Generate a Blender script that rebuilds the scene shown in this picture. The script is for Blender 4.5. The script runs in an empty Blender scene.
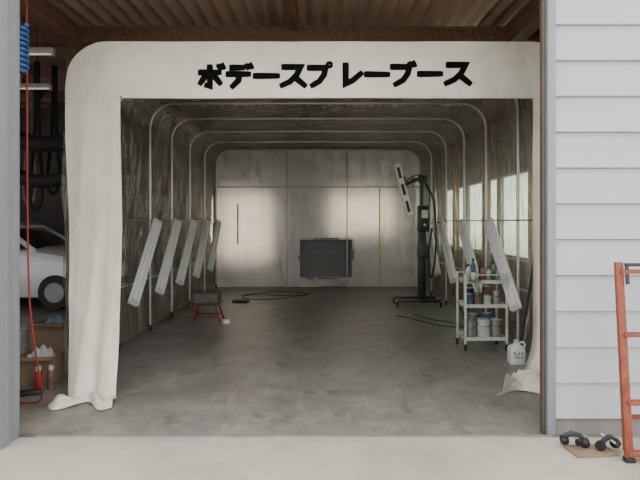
import bpy, bmesh, math, random
from mathutils import Vector as V, Matrix
random.seed(4)
scn = bpy.context.scene
COL = scn.collection
PI = math.pi
ORG = {}

# ------------------------------------------------------------------ mesh helpers
class MB:
    def __init__(s):
        s.bm = bmesh.new()
    def box(s, c, size, bev=0, rot=None):
        t = bmesh.new()
        bmesh.ops.create_cube(t, size=1)
        for v in t.verts:
            v.co = V((v.co.x*size[0], v.co.y*size[1], v.co.z*size[2]))
        if bev:
            bmesh.ops.bevel(t, geom=list(t.edges), offset=bev, segments=2, affect='EDGES', profile=.5)
        M = Matrix.Translation(V(c))
        if rot is not None: M = M @ rot
        t.transform(M)
        s._merge(t)
        return s
    def _merge(s, t):
        m = bpy.data.meshes.new('tmp'); t.to_mesh(m); t.free()
        s.bm.from_mesh(m); bpy.data.meshes.remove(m)
    def bar(s, p0, p1, w, th, up=(0, 0, 1), bev=0):
        p0 = V(p0); p1 = V(p1); d = (p1-p0); L = d.length; d.normalize()
        u = V(up); u = (u - d*u.dot(d)).normalized(); side = d.cross(u)
        R = Matrix((side, d, u)).transposed().to_4x4()
        return s.box((p0+p1)/2, (w, L, th), bev, R)
    def tube(s, pts, r, n=8, closed=False, radii=None):
        pts = [V(p) for p in pts]; N = len(pts); rings = []
        up = None
        for i, p in enumerate(pts):
            if closed: d = pts[(i+1) % N]-pts[i-1]
            else: d = pts[min(i+1, N-1)]-pts[max(i-1, 0)]
            if d.length < 1e-9: d = V((0, 0, 1))
            d.normalize()
            if up is None:
                up = V((0, 0, 1)) if abs(d.z) < .9 else V((1, 0, 0))
            up = (up-d*up.dot(d))
            if up.length < 1e-6: up = d.orthogonal()
            up.normalize()
            sd = d.cross(up)
            rr = radii[i] if radii else r
            rings.append([s.bm.verts.new(p+(up*math.cos(2*PI*k/n)+sd*math.sin(2*PI*k/n))*rr) for k in range(n)])
        M = N if closed else N-1
        for i in range(M):
            a = rings[i]; b = rings[(i+1) % N]
            for k in range(n):
                s.bm.faces.new((a[k], a[(k+1) % n], b[(k+1) % n], b[k]))
        if not closed:
            s.bm.faces.new(rings[0][::-1]); s.bm.faces.new(rings[-1])
        return s
    def cyl(s, p0, p1, r, n=16, r2=None):
        return s.tube([p0, p1], r, n, radii=[r, r if r2 is None else r2])
    def lathe(s, c, prof, n=20, axis='Z'):
        c = V(c); rings = []
        for r, z in prof:
            ring = []
            for k in range(n):
                a = 2*PI*k/n
                q = (r*math.cos(a), r*math.sin(a), z)
                if axis == 'X': q = (q[2], q[0], q[1])
                if axis == 'Y': q = (q[1], q[2], q[0])
                ring.append(s.bm.verts.new(c+V(q)))
            rings.append(ring)
        for a, b in zip(rings, rings[1:]):
            for k in range(n):
                s.bm.faces.new((a[k], a[(k+1) % n], b[(k+1) % n], b[k]))
        if prof[0][0] > 1e-5: s.bm.faces.new(rings[0][::-1])
        if prof[-1][0] > 1e-5: s.bm.faces.new(rings[-1])
        return s
    def loft(s, secs):
        rings = [[s.bm.verts.new(V(p)) for p in sec] for sec in secs]
        n = len(rings[0])
        for a, b in zip(rings, rings[1:]):
            for k in range(n):
                s.bm.faces.new((a[k], a[(k+1) % n], b[(k+1) % n], b[k]))
        s.bm.faces.new(rings[0][::-1]); s.bm.faces.new(rings[-1])
        return s
    def grid(s, us, vs, fn, hole=None):
        g = [[s.bm.verts.new(V(fn(u, v))) for v in vs] for u in us]
        for i in range(len(us)-1):
            for j in range(len(vs)-1):
                if hole and hole((us[i]+us[i+1])/2, (vs[j]+vs[j+1])/2): continue
                s.bm.faces.new((g[i][j], g[i+1][j], g[i+1][j+1], g[i][j+1]))
        return s
    def prism(s, pts, d):
        d = V(d)
        a = [s.bm.verts.new(V(p)) for p in pts]; b = [s.bm.verts.new(V(p)+d) for p in pts]
        n = len(pts)
        s.bm.faces.new(a[::-1]); s.bm.faces.new(b)
        for k in range(n):
            s.bm.faces.new((a[k], a[(k+1) % n], b[(k+1) % n], b[k]))
        return s
    def build(s, name, mat, parent=None, org=None, recalc=True, angle=40):
        o0 = V(org) if org is not None else (ORG[parent.name] if parent is not None else V((0, 0, 0)))
        if recalc: bmesh.ops.recalc_face_normals(s.bm, faces=list(s.bm.faces))
        s.bm.transform(Matrix.Translation(-o0))
        me = bpy.data.meshes.new(name); s.bm.to_mesh(me); s.bm.free()
        me.materials.append(mat)
        me.shade_smooth(); me.set_sharp_from_angle(angle=math.radians(angle))
        o = bpy.data.objects.new(name, me); COL.objects.link(o)
        if parent is not None: o.parent = parent
        else: o.location = o0
        ORG[o.name] = o0
        return o

def lin(a, b, n): return [a+(b-a)*i/(n-1) for i in range(n)]
def smoothpts(pts, k=6):
    P = [V(p) for p in pts]; out = []
    for i in range(len(P)-1):
        p0 = P[max(i-1, 0)]; p1 = P[i]; p2 = P[i+1]; p3 = P[min(i+2, len(P)-1)]
        for j in range(k):
            t = j/k
            out.append(.5*((2*p1)+(p2-p0)*t+(2*p0-5*p1+4*p2-p3)*t*t+(3*p1-p0-3*p2+p3)*t**3))
    out.append(P[-1]); return out

def thing(name, label, cat, loc, group=None):
    o = bpy.data.objects.new(name, None); COL.objects.link(o)
    o.empty_display_size = .1
    o.location = loc; o['label'] = label; o['category'] = cat
    if group: o['group'] = group
    ORG[o.name] = V(loc); return o
def tag(o, label, cat, group=None, kind=None):
    o['label'] = label; o['category'] = cat
    if group: o['group'] = group
    if kind: o['kind'] = kind
    return o
def struct(o):
    o['kind'] = 'structure'; return o
def copy_tree(o, delta, label, rotz=None):
    r = o.copy(); COL.objects.link(r); r.location = o.location+V(delta); r['label'] = label
    if rotz is not None: r.rotation_euler.z = rotz
    ORG[r.name] = V(r.location)
    def rec(src, dst):
        for ch in list(src.children):
            c = ch.copy(); COL.objects.link(c); c.parent = dst; rec(ch, c)
    rec(o, r); return r

# ------------------------------------------------------------------ materials
def creases(nt, vec, scale, strength, dist, prev=None):
    """thin fold lines of creased sheet: bump from distorted cell edges"""
    N = nt.nodes; L = nt.links
    nd = N.new('ShaderNodeTexNoise'); nd.inputs['Scale'].default_value = scale*.8; nd.inputs['Detail'].default_value = 3
    L.new(vec, nd.inputs['Vector'])
    ad = N.new('ShaderNodeMixRGB'); ad.blend_type = 'ADD'; ad.inputs[0].default_value = .35
    L.new(vec, ad.inputs[1]); L.new(nd.outputs['Color'], ad.inputs[2])
    vo = N.new('ShaderNodeTexVoronoi'); vo.feature = 'DISTANCE_TO_EDGE'; vo.inputs['Scale'].default_value = scale
    L.new(ad.outputs[0], vo.inputs['Vector'])
    mr = N.new('ShaderNodeMapRange'); mr.inputs[1].default_value = 0; mr.inputs[2].default_value = .22
    L.new(vo.outputs['Distance'], mr.inputs[0])
    bp = N.new('ShaderNodeBump'); bp.inputs['Strength'].default_value = strength; bp.inputs['Distance'].default_value = dist
    L.new(mr.outputs[0], bp.inputs['Height'])
    if prev is not None: L.new(prev, bp.inputs['Normal'])
    return bp.outputs[0]

def mat(name, col, rough=.6, metal=0, var=.18, scale=5, bump=0, bscale=40, stretch=(1, 1, 1), spec=.5, emit=None, trans=0, stain=0, sscale=1, bdist=.02, crease=None, cols=None):
    m = bpy.data.materials.new(name); m.use_nodes = True
    nt = m.node_tree; N = nt.nodes; L = nt.links
    b = N['Principled BSDF']
    tc = N.new('ShaderNodeTexCoord'); mp = N.new('ShaderNodeMapping'); mp.inputs['Scale'].default_value = stretch
    L.new(tc.outputs['Object'], mp.inputs['Vector'])
    no = N.new('ShaderNodeTexNoise'); no.inputs['Scale'].default_value = scale; no.inputs['Detail'].default_value = 6
    no.inputs['Roughness'].default_value = .65
    L.new(mp.outputs[0], no.inputs['Vector'])
    r = N.new('ShaderNodeValToRGB')
    r.color_ramp.elements[0].position = .3; r.color_ramp.elements[1].position = .7
    r.color_ramp.elements[0].color = tuple(c*(1-var) for c in col)+(1,)
    r.color_ramp.elements[1].color = tuple(min(1, c*(1+var)) for c in col)+(1,)
    if cols:
        r.color_ramp.elements[0].color = cols[0]+(1,); r.color_ramp.elements[1].color = cols[1]+(1,)
    L.new(no.outputs['Fac'], r.inputs[0])
    out = r.outputs[0]
    if stain:
        ns = N.new('ShaderNodeTexNoise'); ns.inputs['Scale'].default_value = sscale; ns.inputs['Detail'].default_value = 10; ns.inputs['Roughness'].default_value = .7
        L.new(mp.outputs[0], ns.inputs['Vector'])
        rs = N.new('ShaderNodeValToRGB'); rs.color_ramp.elements[0].position = .35; rs.color_ramp.elements[1].position = .56
        k = 1-stain
        rs.color_ramp.elements[0].color = (k, k*.97, k*.92, 1); rs.color_ramp.elements[1].color = (1, 1, 1, 1)
        L.new(ns.outputs['Fac'], rs.inputs[0])
        ms = N.new('ShaderNodeMixRGB'); ms.blend_type = 'MULTIPLY'; ms.inputs[0].default_value = 1
        L.new(r.outputs[0], ms.inputs[1]); L.new(rs.outputs[0], ms.inputs[2]); out = ms.outputs[0]
    L.new(out, b.inputs['Base Color'])
    b.inputs['Roughness'].default_value = rough; b.inputs['Metallic'].default_value = metal
    b.inputs['Specular IOR Level'].default_value = spec
    nrm = None
    if bump:
        n2 = N.new('ShaderNodeTexNoise'); n2.inputs['Scale'].default_value = bscale; n2.inputs['Detail'].default_value = 4
        n2.inputs['Distortion'].default_value = .7
        L.new(mp.outputs[0], n2.inputs['Vector'])
        bp = N.new('ShaderNodeBump'); bp.inputs['Strength'].default_value = bump; bp.inputs['Distance'].default_value = bdist
        L.new(n2.outputs['Fac'], bp.inputs['Height']); nrm = bp.outputs[0]
    if crease:
        for sc, st, di in crease: nrm = creases(nt, mp.outputs[0], sc, st, di, nrm)
    if nrm is not None: L.new(nrm, b.inputs['Normal'])
    if emit:
        b.inputs['Emission Color'].default_value = emit[0]+(1,); b.inputs['Emission Strength'].default_value = emit[1]
    if trans:
        t = N.new('ShaderNodeBsdfTranslucent'); L.new(out, t.inputs['Color'])
        mx = N.new('ShaderNodeMixShader'); mx.inputs[0].default_value = trans
        L.new(b.outputs[0], mx.inputs[1]); L.new(t.outputs[0], mx.inputs[2])
        L.new(mx.outputs[0], N['Material Output'].inputs['Surface'])
    return m

def vinyl(name, tint, clear, body, rough, tl):
    """clear sheet: see-through, a little milky body, glossy on top with long wrinkles"""
    m = bpy.data.materials.new(name); m.use_nodes = True
    nt = m.node_tree; N = nt.nodes; L = nt.links
    b = N['Principled BSDF']; b.inputs['Base Color'].default_value = body+(1,); b.inputs['Roughness'].default_value = rough
    b.inputs['Specular IOR Level'].default_value = .6
    tr = N.new('ShaderNodeBsdfTransparent'); tr.inputs[0].default_value = tint+(1,)
    tl_ = N.new('ShaderNodeBsdfTranslucent'); tl_.inputs[0].default_value = tuple(min(1, c*1.5) for c in body)+(1,)
    m1 = N.new('ShaderNodeMixShader'); m1.inputs[0].default_value = tl
    L.new(b.outputs[0], m1.inputs[1]); L.new(tl_.outputs[0], m1.inputs[2])
    mx = N.new('ShaderNodeMixShader'); mx.inputs[0].default_value = clear
    L.new(m1.outputs[0], mx.inputs[1]); L.new(tr.outputs[0], mx.inputs[2])
    tc = N.new('ShaderNodeTexCoord'); mp = N.new('ShaderNodeMapping'); mp.inputs['Scale'].default_value = (1.4, 2.6, .55)
    L.new(tc.outputs['Object'], mp.inputs[0])
    wn = N.new('ShaderNodeTexNoise'); wn.inputs['Scale'].default_value = 2.4; wn.inputs['Detail'].default_value = 2; wn.inputs['Distortion'].default_value = 1.6
    L.new(mp.outputs[0], wn.inputs['Vector'])
    bp = N.new('ShaderNodeBump'); bp.inputs['Strength'].default_value = 1; bp.inputs['Distance'].default_value = .10
    L.new(wn.outputs['Fac'], bp.inputs['Height'])
    nrm = creases(nt, mp.outputs[0], 1.5, .6, .06, bp.outputs[0])
    L.new(nrm, b.inputs['Normal'])
    # glossy top film
    gl = N.new('ShaderNodeBsdfGlossy'); gl.inputs['Roughness'].default_value = .12; gl.inputs['Color'].default_value = (.95, .94, .93, 1)
    L.new(nrm, gl.inputs['Normal'])
    fr = N.new('ShaderNodeLayerWeight'); fr.inputs['Blend'].default_value = .32; L.new(nrm, fr.inputs['Normal'])
    mr = N.new('ShaderNodeMapRange'); mr.inputs[3].default_value = .07; mr.inputs[4].default_value = .58
    L.new(fr.outputs['Fresnel'], mr.inputs[0])
    m3 = N.new('ShaderNodeMixShader'); L.new(mr.outputs[0], m3.inputs[0])
    L.new(mx.outputs[0], m3.inputs[1]); L.new(gl.outputs[0], m3.inputs[2])
    L.new(m3.outputs[0], N['Material Output'].inputs['Surface'])
    return m

def floor_mat():
    m = mat('workshop_concrete', (.18, .175, .167), .38, var=.14, scale=.5, bump=.12, bscale=60, spec=.5)
    nt = m.node_tree; N = nt.nodes; L = nt.links; b = N['Principled BSDF']
    base = [n for n in N if n.type == 'VALTORGB'][0]
    tc = [n for n in N if n.type == 'TEX_COORD'][0]
    n2 = N.new('ShaderNodeTexNoise'); n2.inputs['Scale'].default_value = 2.6; n2.inputs['Detail'].default_value = 14; n2.inputs['Roughness'].default_value = .80
    L.new(tc.outputs['Object'], n2.inputs['Vector'])
    def ramp(src, stops):
        r = N.new('ShaderNodeValToRGB'); e = r.color_ramp.elements
        while len(e) < len(stops): e.new(.5)
        for k, (p, c) in enumerate(stops): e[k].position = p; e[k].color = (c[0], c[1], c[2], 1)
        L.new(src, r.inputs[0]); return r.outputs[0]
    def mul(a, bb, f=1):
        x = N.new('ShaderNodeMixRGB'); x.blend_type = 'MULTIPLY'; x.inputs[0].default_value = f
        L.new(a, x.inputs[1]); L.new(bb, x.inputs[2]); return x.outputs[0]
    wear = ramp(n2.outputs['Fac'], [(.34, (.60, .59, .58)), (.47, (.91, .90, .89)), (.64, (1.18, 1.17, 1.14))])
    col = mul(base.outputs[0], wear)
    # a dustier, paler band along the doorway, broken up by the same wear
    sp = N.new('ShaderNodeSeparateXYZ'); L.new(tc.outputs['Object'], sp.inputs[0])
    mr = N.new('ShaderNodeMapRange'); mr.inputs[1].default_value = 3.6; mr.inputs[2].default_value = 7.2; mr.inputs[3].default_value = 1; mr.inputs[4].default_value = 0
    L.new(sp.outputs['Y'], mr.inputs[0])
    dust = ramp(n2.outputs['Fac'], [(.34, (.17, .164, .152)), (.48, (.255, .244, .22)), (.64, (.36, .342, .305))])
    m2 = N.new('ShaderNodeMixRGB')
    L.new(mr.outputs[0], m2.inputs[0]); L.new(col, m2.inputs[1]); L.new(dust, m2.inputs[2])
    # oil spots and brownish patches
    n3 = N.new('ShaderNodeTexNoise'); n3.inputs['Scale'].default_value = 3.3; n3.inputs['Detail'].default_value = 5
    L.new(tc.outputs['Object'], n3.inputs['Vector'])
    spots = ramp(n3.outputs['Fac'], [(.60, (1, 1, 1)), (.68, (.58, .57, .56))])
    c2 = mul(m2.outputs[0], spots, .7)
    n5 = N.new('ShaderNodeTexNoise'); n5.inputs['Scale'].default_value = .8; n5.inputs['Detail'].default_value = 8
    L.new(tc.outputs['Object'], n5.inputs['Vector'])
    brown = ramp(n5.outputs['Fac'], [(.46, (1, 1, 1)), (.62, (.88, .84, .79))])
    c2 = mul(c2, brown, .8)
    # long pale drag scratches
    mp2 = N.new('ShaderNodeMapping'); mp2.inputs['Scale'].default_value = (9, .7, 1); mp2.inputs['Rotation'].default_value = (0, 0, .5)
    L.new(tc.outputs['Object'], mp2.inputs['Vector'])
    n4 = N.new('ShaderNodeTexNoise'); n4.inputs['Scale'].default_value = 1.6; n4.inputs['Detail'].default_value = 6
    L.new(mp2.outputs[0], n4.inputs['Vector'])
    scr = ramp(n4.outputs['Fac'], [(.58, (1, 1, 1)), (.66, (1.22, 1.21, 1.18))])
    c3 = mul(c2, scr, .8)
    L.new(c3, b.inputs['Base Color'])
    return m

M = {}
M['drive'] = mat('driveway_concrete', (.53, .49, .405), .85, var=.10, scale=1.2, bump=.15, bscale=120, stain=.24, sscale=1.1)
M['floor'] = floor_mat()
M['siding'] = mat('painted_siding', (.485, .51, .53), .6, var=.03, scale=2)
M['found'] = mat('foundation_concrete', (.27, .26, .24), .9, var=.18, scale=5, bump=.25)
M['jambgrey'] = mat('grey_sash_paint', (.26, .275, .295), .5, var=.05)
M['jambdark'] = mat('dark_brown_trim', (.10, .075, .06), .6)
M['wood'] = mat('brown_timber', (.20, .11, .07), .7, var=.35, scale=3, stretch=(8, 1, 8))
M['woodpost'] = mat('warm_timber_post', (.26, .15, .09), .7, var=.3, scale=3, stretch=(8, 8, 1))
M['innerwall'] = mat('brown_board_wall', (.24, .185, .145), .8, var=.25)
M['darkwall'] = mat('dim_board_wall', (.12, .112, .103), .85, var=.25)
M['roof'] = mat('warm_brown_corrugated_sheet', (.66, .49, .39), .6, var=.15, scale=1.2)
M['tarp'] = mat('cream_tarpaulin', (.82, .78, .665), .45, var=.025, scale=1.4, bump=.3, bscale=6, trans=.08, stain=.10, sscale=2.0, bdist=.012, crease=((1.4, .35, .03), (4, .18, .01)))
M['backtarp'] = mat('back_tarpaulin', (.66, .635, .58), .8, var=.03, scale=1.2, bump=.25, bscale=4, trans=.32, stretch=(1, 1, .6), spec=.15, crease=((1.8, .7, .07), (4.2, .4, .025)))
M['vinyl_left'] = vinyl('clear_vinyl_sheet_left', (.88, .85, .81), .72, (.36, .33, .295), .3, .15)
M['vinyl_right'] = vinyl('clear_vinyl_sheet_right', (.90, .885, .85), .70, (.40, .38, .345), .3, .2)
M['vinylroof'] = vinyl('grimy_vinyl_roof', (.76, .71, .65), .64, (.36, .325, .285), .3, .15)
M['pane'] = mat('frosted_window_pane', (.50, .54, .40), .3, var=.3, scale=1.6, trans=.9, cols=((.33, .41, .28), (.58, .62, .53)), stretch=(1, 1, 1.3))
M['ink'] = mat('black_paint', (.004, .004, .004), .9, spec=.1)
M['steel'] = mat('galvanised_tube', (.44, .44, .43), .35, .85, var=.1)
M['darksteel'] = mat('dark_steel', (.05, .05, .05), .45, .5)
M['white'] = mat('white_enamel', (.74, .74, .72), .4, var=.05)
M['lampgrey'] = mat('pale_grey_enamel', (.58, .585, .57), .4, 0, var=.05)
M['lampface'] = mat('white_lamp_face', (.74, .74, .72), .4, 0, var=.03)
M['tubeglass'] = mat('frosted_tube', (.76, .76, .75), .3, var=.03)
M['offwhite'] = mat('dusty_white_plastic', (.52, .52, .48), .5, var=.22, scale=12)
M['black'] = mat('black_plastic', (.012, .012, .013), .45)
M['rubber'] = mat('black_rubber', (.02, .02, .02), .7)
M['hose'] = mat('dusty_grey_hose', (.05, .05, .048), .7)
M['red'] = mat('red_paint', (.30, .03, .025), .5)
M['dullred'] = mat('muted_red_paint', (.17, .028, .022), .6, var=.3, scale=14)
M['redhose'] = mat('red_rubber_hose', (.30, .022, .022), .45)
M['blue'] = mat('blue_hose', (.02, .075, .24), .4)
M['orange'] = mat('worn_rust_orange_ladder_paint', (.25, .062, .032), .6, var=.35, scale=10)
M['card'] = mat('cardboard', (.28, .195, .125), .85, var=.2)
M['paper'] = mat('crumpled_paper', (.55, .54, .51), .8)
M['yellow'] = mat('yellow_tape', (.58, .45, .11), .6)
M['carpaint'] = mat('silver_white_car_paint', (.78, .79, .81), .2, var=.02)
M['glass'] = mat('dark_car_glass', (.05, .055, .06), .08)
M['chrome'] = mat('bright_chrome', (.75, .75, .75), .12, 1)
M['tin'] = mat('tin_can', (.45, .45, .43), .35, .7, var=.25, scale=14)
M['wheel'] = mat('dull_grey_wheel', (.20, .20, .205), .45, .6, var=.1)
M['canblue'] = mat('blue_can_print', (.07, .12, .22), .4, var=.3, scale=15)
M['cangreen'] = mat('green_can_print', (.12, .20, .14), .4, var=.3, scale=15)
M['canbrown'] = mat('rusty_brown_can', (.20, .12, .07), .5, var=.4, scale=15)
M['grass'] = mat('grass_ground', (.30, .34, .18), .9, var=.3)
M['fixture'] = mat('lit_lamp_tube', (.9, .9, .9), .4, emit=((1, .98, .93), .35))
M['rag'] = mat('blue_rag', (.15, .20, .27), .9)
M['woodtop'] = mat('worn_dark_wood', (.13, .105, .085), .8, var=.35, scale=6)
def block_mat():
    m = mat('grey_blocks', (.20, .20, .20), .9)
    N = m.node_tree.nodes; L = m.node_tree.links
    br = N.new('ShaderNodeTexBrick'); br.inputs['Scale'].default_value = 1; br.inputs['Brick Width'].default_value = .42; br.inputs['Row Height'].default_value = .22
    br.inputs['Mortar Size'].default_value = .006
    br.inputs['Color1'].default_value = (.185, .185, .19, 1); br.inputs['Color2'].default_value = (.20, .20, .20, 1); br.inputs['Mortar'].default_value = (.14, .14, .14, 1)
    tc = [n for n in N if n.type == 'TEX_COORD'][0]; mp = N.new('ShaderNodeMapping'); mp.inputs['Rotation'].default_value = (PI/2, 0, 0)
    L.new(tc.outputs['Object'], mp.inputs['Vector']); L.new(mp.outputs[0], br.inputs['Vector'])
    L.new(br.outputs['Color'], N['Principled BSDF'].inputs['Base Color']); return m
M['block'] = block_mat()

# ------------------------------------------------------------------ the setting
struct(MB().box((-1, -1.63, -.06), (26, 10.72, .12)).build('driveway', M['drive']))
struct(MB().box((-3.05, 8.6, -.06), (12.4, 9.74, .12)).build('floor', M['floor']))
struct(MB().box((8.2, 9.6, -.07), (10, 11.74, .10)).build('ground_outside', M['grass']))
struct(MB().box((-.17, 3.745, .003), (3.6, .03, .010)).build('trim_1', M['found']))
# lap siding right of the doorway
mb = MB(); prof = []
z = .12; BP = .252
while z < 4.3:
    prof += [(3.762, z), (3.790, z+BP-.006), (3.814, z+BP-.006)]
    z += BP
mb2 = [(1.67, y, zz) for y, zz in prof] + [(1.67, 3.95, z), (1.67, 3.95, .12)]
mb.prism(mb2, (1.50, 0, 0))
struct(mb.build('wall_front', M['siding'], angle=20))
struct(MB().box((2.42, 3.875, .053), (1.49, .17, .106)).build('baseboard_front', M['found']))
struct(MB().box((-3.80, 3.9, 2.1), (3.0, .12, 4.2)).build('wall_front_left_unseen', M['darkwall']))  # unseen wall, added and widened to keep daylight off the car bay
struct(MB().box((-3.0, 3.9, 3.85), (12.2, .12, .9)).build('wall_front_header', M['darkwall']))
# door jambs
struct(MB().box((1.600, 3.815, 1.75), (.024, .05, 3.5), .003).build('trim_2', M['jambdark']))
mb = MB().box((1.640, 3.785, 1.75), (.056, .06, 3.5), .004)
struct(mb.build('trim_3', M['jambgrey']))
mb = MB().box((-2.15, 3.64, 1.75), (.12, .24, 3.5), .006)
mb.box((-2.086, 3.70, 1.75), (.010, .05, 3.5)); mb.box((-2.086, 3.60, 1.75), (.010, .03, 3.5))
struct(mb.build('trim_4', M['jambgrey']))
# right workshop wall with a near-continuous strip of frosted windows
wins = [(5.1, 6.87), (6.93, 8.82), (8.88, 10.77), (10.83, 12.65)]
mb = MB(); X = 3.02; WZ0, WZ1 = .95, 2.25
mb.box((X, 8.55, WZ0/2), (.12, 9.3, WZ0)); mb.box((X, 8.55, (WZ1+4.45)/2), (.12, 9.3, 4.45-WZ1))
ys = [3.9]+[v for w in wins for v in w]+[13.2]
for a, b in zip(ys[0::2], ys[1::2]): mb.box((X, (a+b)/2, (WZ0+WZ1)/2), (.12, b-a, WZ1-WZ0))
struct(mb.build('wall_right', M['innerwall']))
for i, (a, b) in enumerate(wins):
    mb = MB()
    for zz in (WZ0+.015, WZ1-.015): mb.box((X, (a+b)/2, zz), (.09, b-a, .03))
    for yy in (a+.015, b-.015): mb.box((X, yy, (WZ0+WZ1)/2), (.05, .03, WZ1-WZ0-.06))
    wf = struct(mb.build('window_%d' % (i+1), M['jambgrey']))
    MB().grid([a+.03, b-.03], [WZ0+.03, WZ1-.03], lambda u, v: (X+.03, u, v)).build('window_pane', M['pane'], wf)
struct(MB().box((2.93, 8.9, .93), (.16, 7.6, .05), .004).build('trim_10', M['woodpost']))
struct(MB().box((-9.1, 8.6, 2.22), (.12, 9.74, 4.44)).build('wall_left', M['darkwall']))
mb = MB(); Yb = 12.86
bw = [(-2.30, -1.05, .62, 2.18), (.25, 1.75, 1.22, 2.18)]
xs = sorted([-9.1, 3.1]+[v for w in bw for v in w[:2]]); zs = [0, .62, 1.22, 2.18, 4.45]
mb.grid(xs, zs, lambda u, v: (u, Yb, v), hole=lambda u, v: any(w[0] < u < w[1] and w[2] < v < w[3] for w in bw))
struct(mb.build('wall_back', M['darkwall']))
for i, w in enumerate(bw):
    mb = MB(); cx = (w[0]+w[1])/2
    for zz in (w[2]+.02, w[3]-.02): mb.box((cx, Yb, zz), (w[1]-w[0], .06, .04))
    for xx in (w[0]+.02, w[1]-.02): mb.box((xx, Yb-.0, (w[2]+w[3])/2), (.04, .05, w[3]-w[2]))
    struct(mb.build('window_%d' % (i+5), M['jambgrey']))
# corrugated roof and the timbers under it
per = .19
xs = lin(-9.1, 3.1, int(12.2/per*8)+1)
mb = MB().grid(xs, [3.7, 13.4], lambda u, v: (u, v, 3.99+(v-3.7)*.03+.038*math.sin(2*PI*u/per)))
struct(mb.build('ceiling', M['roof'], angle=80))
def beam(c, s): struct(MB().box(c, s, .006).build('ceiling_beam', M['wood']))
beam((-2.92, 8.4, 3.70), (.20, 8.8, .24))
beam((-.30, 8.4, 3.86), (.13, 8.8, .16))
beam((2.35, 8.4, 3.75), (.18, 8.8, .24))
beam((-3.0, 6.45, 3.73), (11.9, .14, .20))
beam((-3.0, 9.6, 3.73), (11.9, .14, .20))
beam((-5.0, 8.4, 3.80), (.16, 8.8, .2))
struct(MB().box((-2.92, 6.45, 1.8), (.16, .16, 3.6), .005).build('trim_5', M['wood']))
struct(MB().box((-2.92, 10.4, 1.8), (.16, .16, 3.6), .005).build('trim_6', M['wood']))
for i, yy in enumerate((6.90, 8.85, 10.80)):
    struct(MB().box((2.78, yy, 1.9), (.12, .10, 3.8), .004).build('trim_%d' % (7+i), M['woodpost']))

# ------------------------------------------------------------------ the spray booth
W = 2.34; HT = 3.17; R = .38; Y0 = 4.96; Y1 = 12.15
booth = thing('spray_booth', 'large tunnel spray booth of cream tarpaulin and clear vinyl on steel hoops', 'spray booth', (0, 8.5, 0))
hoops = [5.08, 6.15, 7.33, 8.42, 9.6, 10.85, 12.07]
def profpt(s, w, h, r):
    """s: 0..5 -> left upright, left corner, top, right corner, right upright"""
    k = min(int(s), 4); t = s-k
    if k == 0: return (-w, .03+(h-r-.03)*t)
    if k == 1:
        a = PI-t*PI/2; return (-w+r+r*math.cos(a), h-r+r*math.sin(a))
    if k == 2: return (-w+r+(2*w-2*r)*t, h)
    if k == 3:
        a = PI/2-t*PI/2; return (w-r+r*math.cos(a), h-r+r*math.sin(a))
    return (w, (h-r)+(.03-(h-r))*t)
def sag(y):
    for a, b in zip(hoops, hoops[1:]):
        if a <= y <= b: return math.sin(PI*(y-a)/(b-a))
    return 0
def fold(y, s):
    return (.05*sag(y)+.040*abs(math.sin(y*5.5+1.1*math.sin(s*4)))**.6+.022*abs(math.sin(y*13+s*4))+.012*math.sin(s*23+y*5))*math.sin(PI*min(1, s*.97+.03))
yy = lin(Y0+.02, Y1, 220)
MB().grid(yy, lin(0, 1, 26), lambda y, s: (lambda p: (p[0]-abs(fold(y, s)), y, p[1]))(profpt(s*.999, W, HT, R))).build('side_curtain', M['vinyl_left'], booth, recalc=False)['label'] = 'left clear vinyl side curtain'
MB().grid(yy, lin(0, 1, 26), lambda y, s: (lambda p: (p[0]+abs(fold(y+.4, s)), y, p[1]))(profpt(4+s*.999, W, HT, R))).build('side_curtain', M['vinyl_right'], booth, recalc=False)['label'] = 'right clear vinyl side curtain'
ss = lin(1, 2, 8)+lin(2, 3, 34)[1:]+lin(3, 4, 8)[1:]
def roofpt(y, s):
    p = profpt(min(s, 3.9999), W, HT, R); t = (s-1)/3
    return (p[0], y, p[1]+(-.03*sag(y)+.014*math.sin(p[0]*9+y*3)+.010*math.sin(p[0]*21-y*8))*math.sin(PI*t))
MB().grid(yy, ss, roofpt).build('roof_sheet', M['vinylroof'], booth, recalc=False)
for hy in hoops:
    pts = [(-W+.045, hy, .09)]+[(lambda p: (p[0], hy, p[1]))(profpt(s, W-.045, HT-.045, R-.045)) for s in ([.5]+lin(1, 2, 8)+[2.5]+lin(3, 3.9999, 8)+[4.5])]+[(W-.045, hy, .09)]
    h = MB().tube(pts, .019, 10).build('hoop', M['steel'], booth)
    for sx in (-1, 1):
        mb = MB()
        mb.lathe((sx*(W-.045)-.012, hy, .045), [(.0, -.0), (.042, 0), (.045, .006), (.045, .018), (.042, .024), (0, .024)], 16, 'X')
        mb.box((sx*(W-.045), hy, .088), (.05, .05, .012))
        mb.build('caster', M['rubber'], h)
for sx in (-1, 1):
    for zz in (.75, 1.52):
        MB().cyl((sx*(W-.075), hoops[0], zz), (sx*(W-.075), hoops[-1], zz), .008, 8).build('side_rail', M['steel'], booth)
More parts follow.
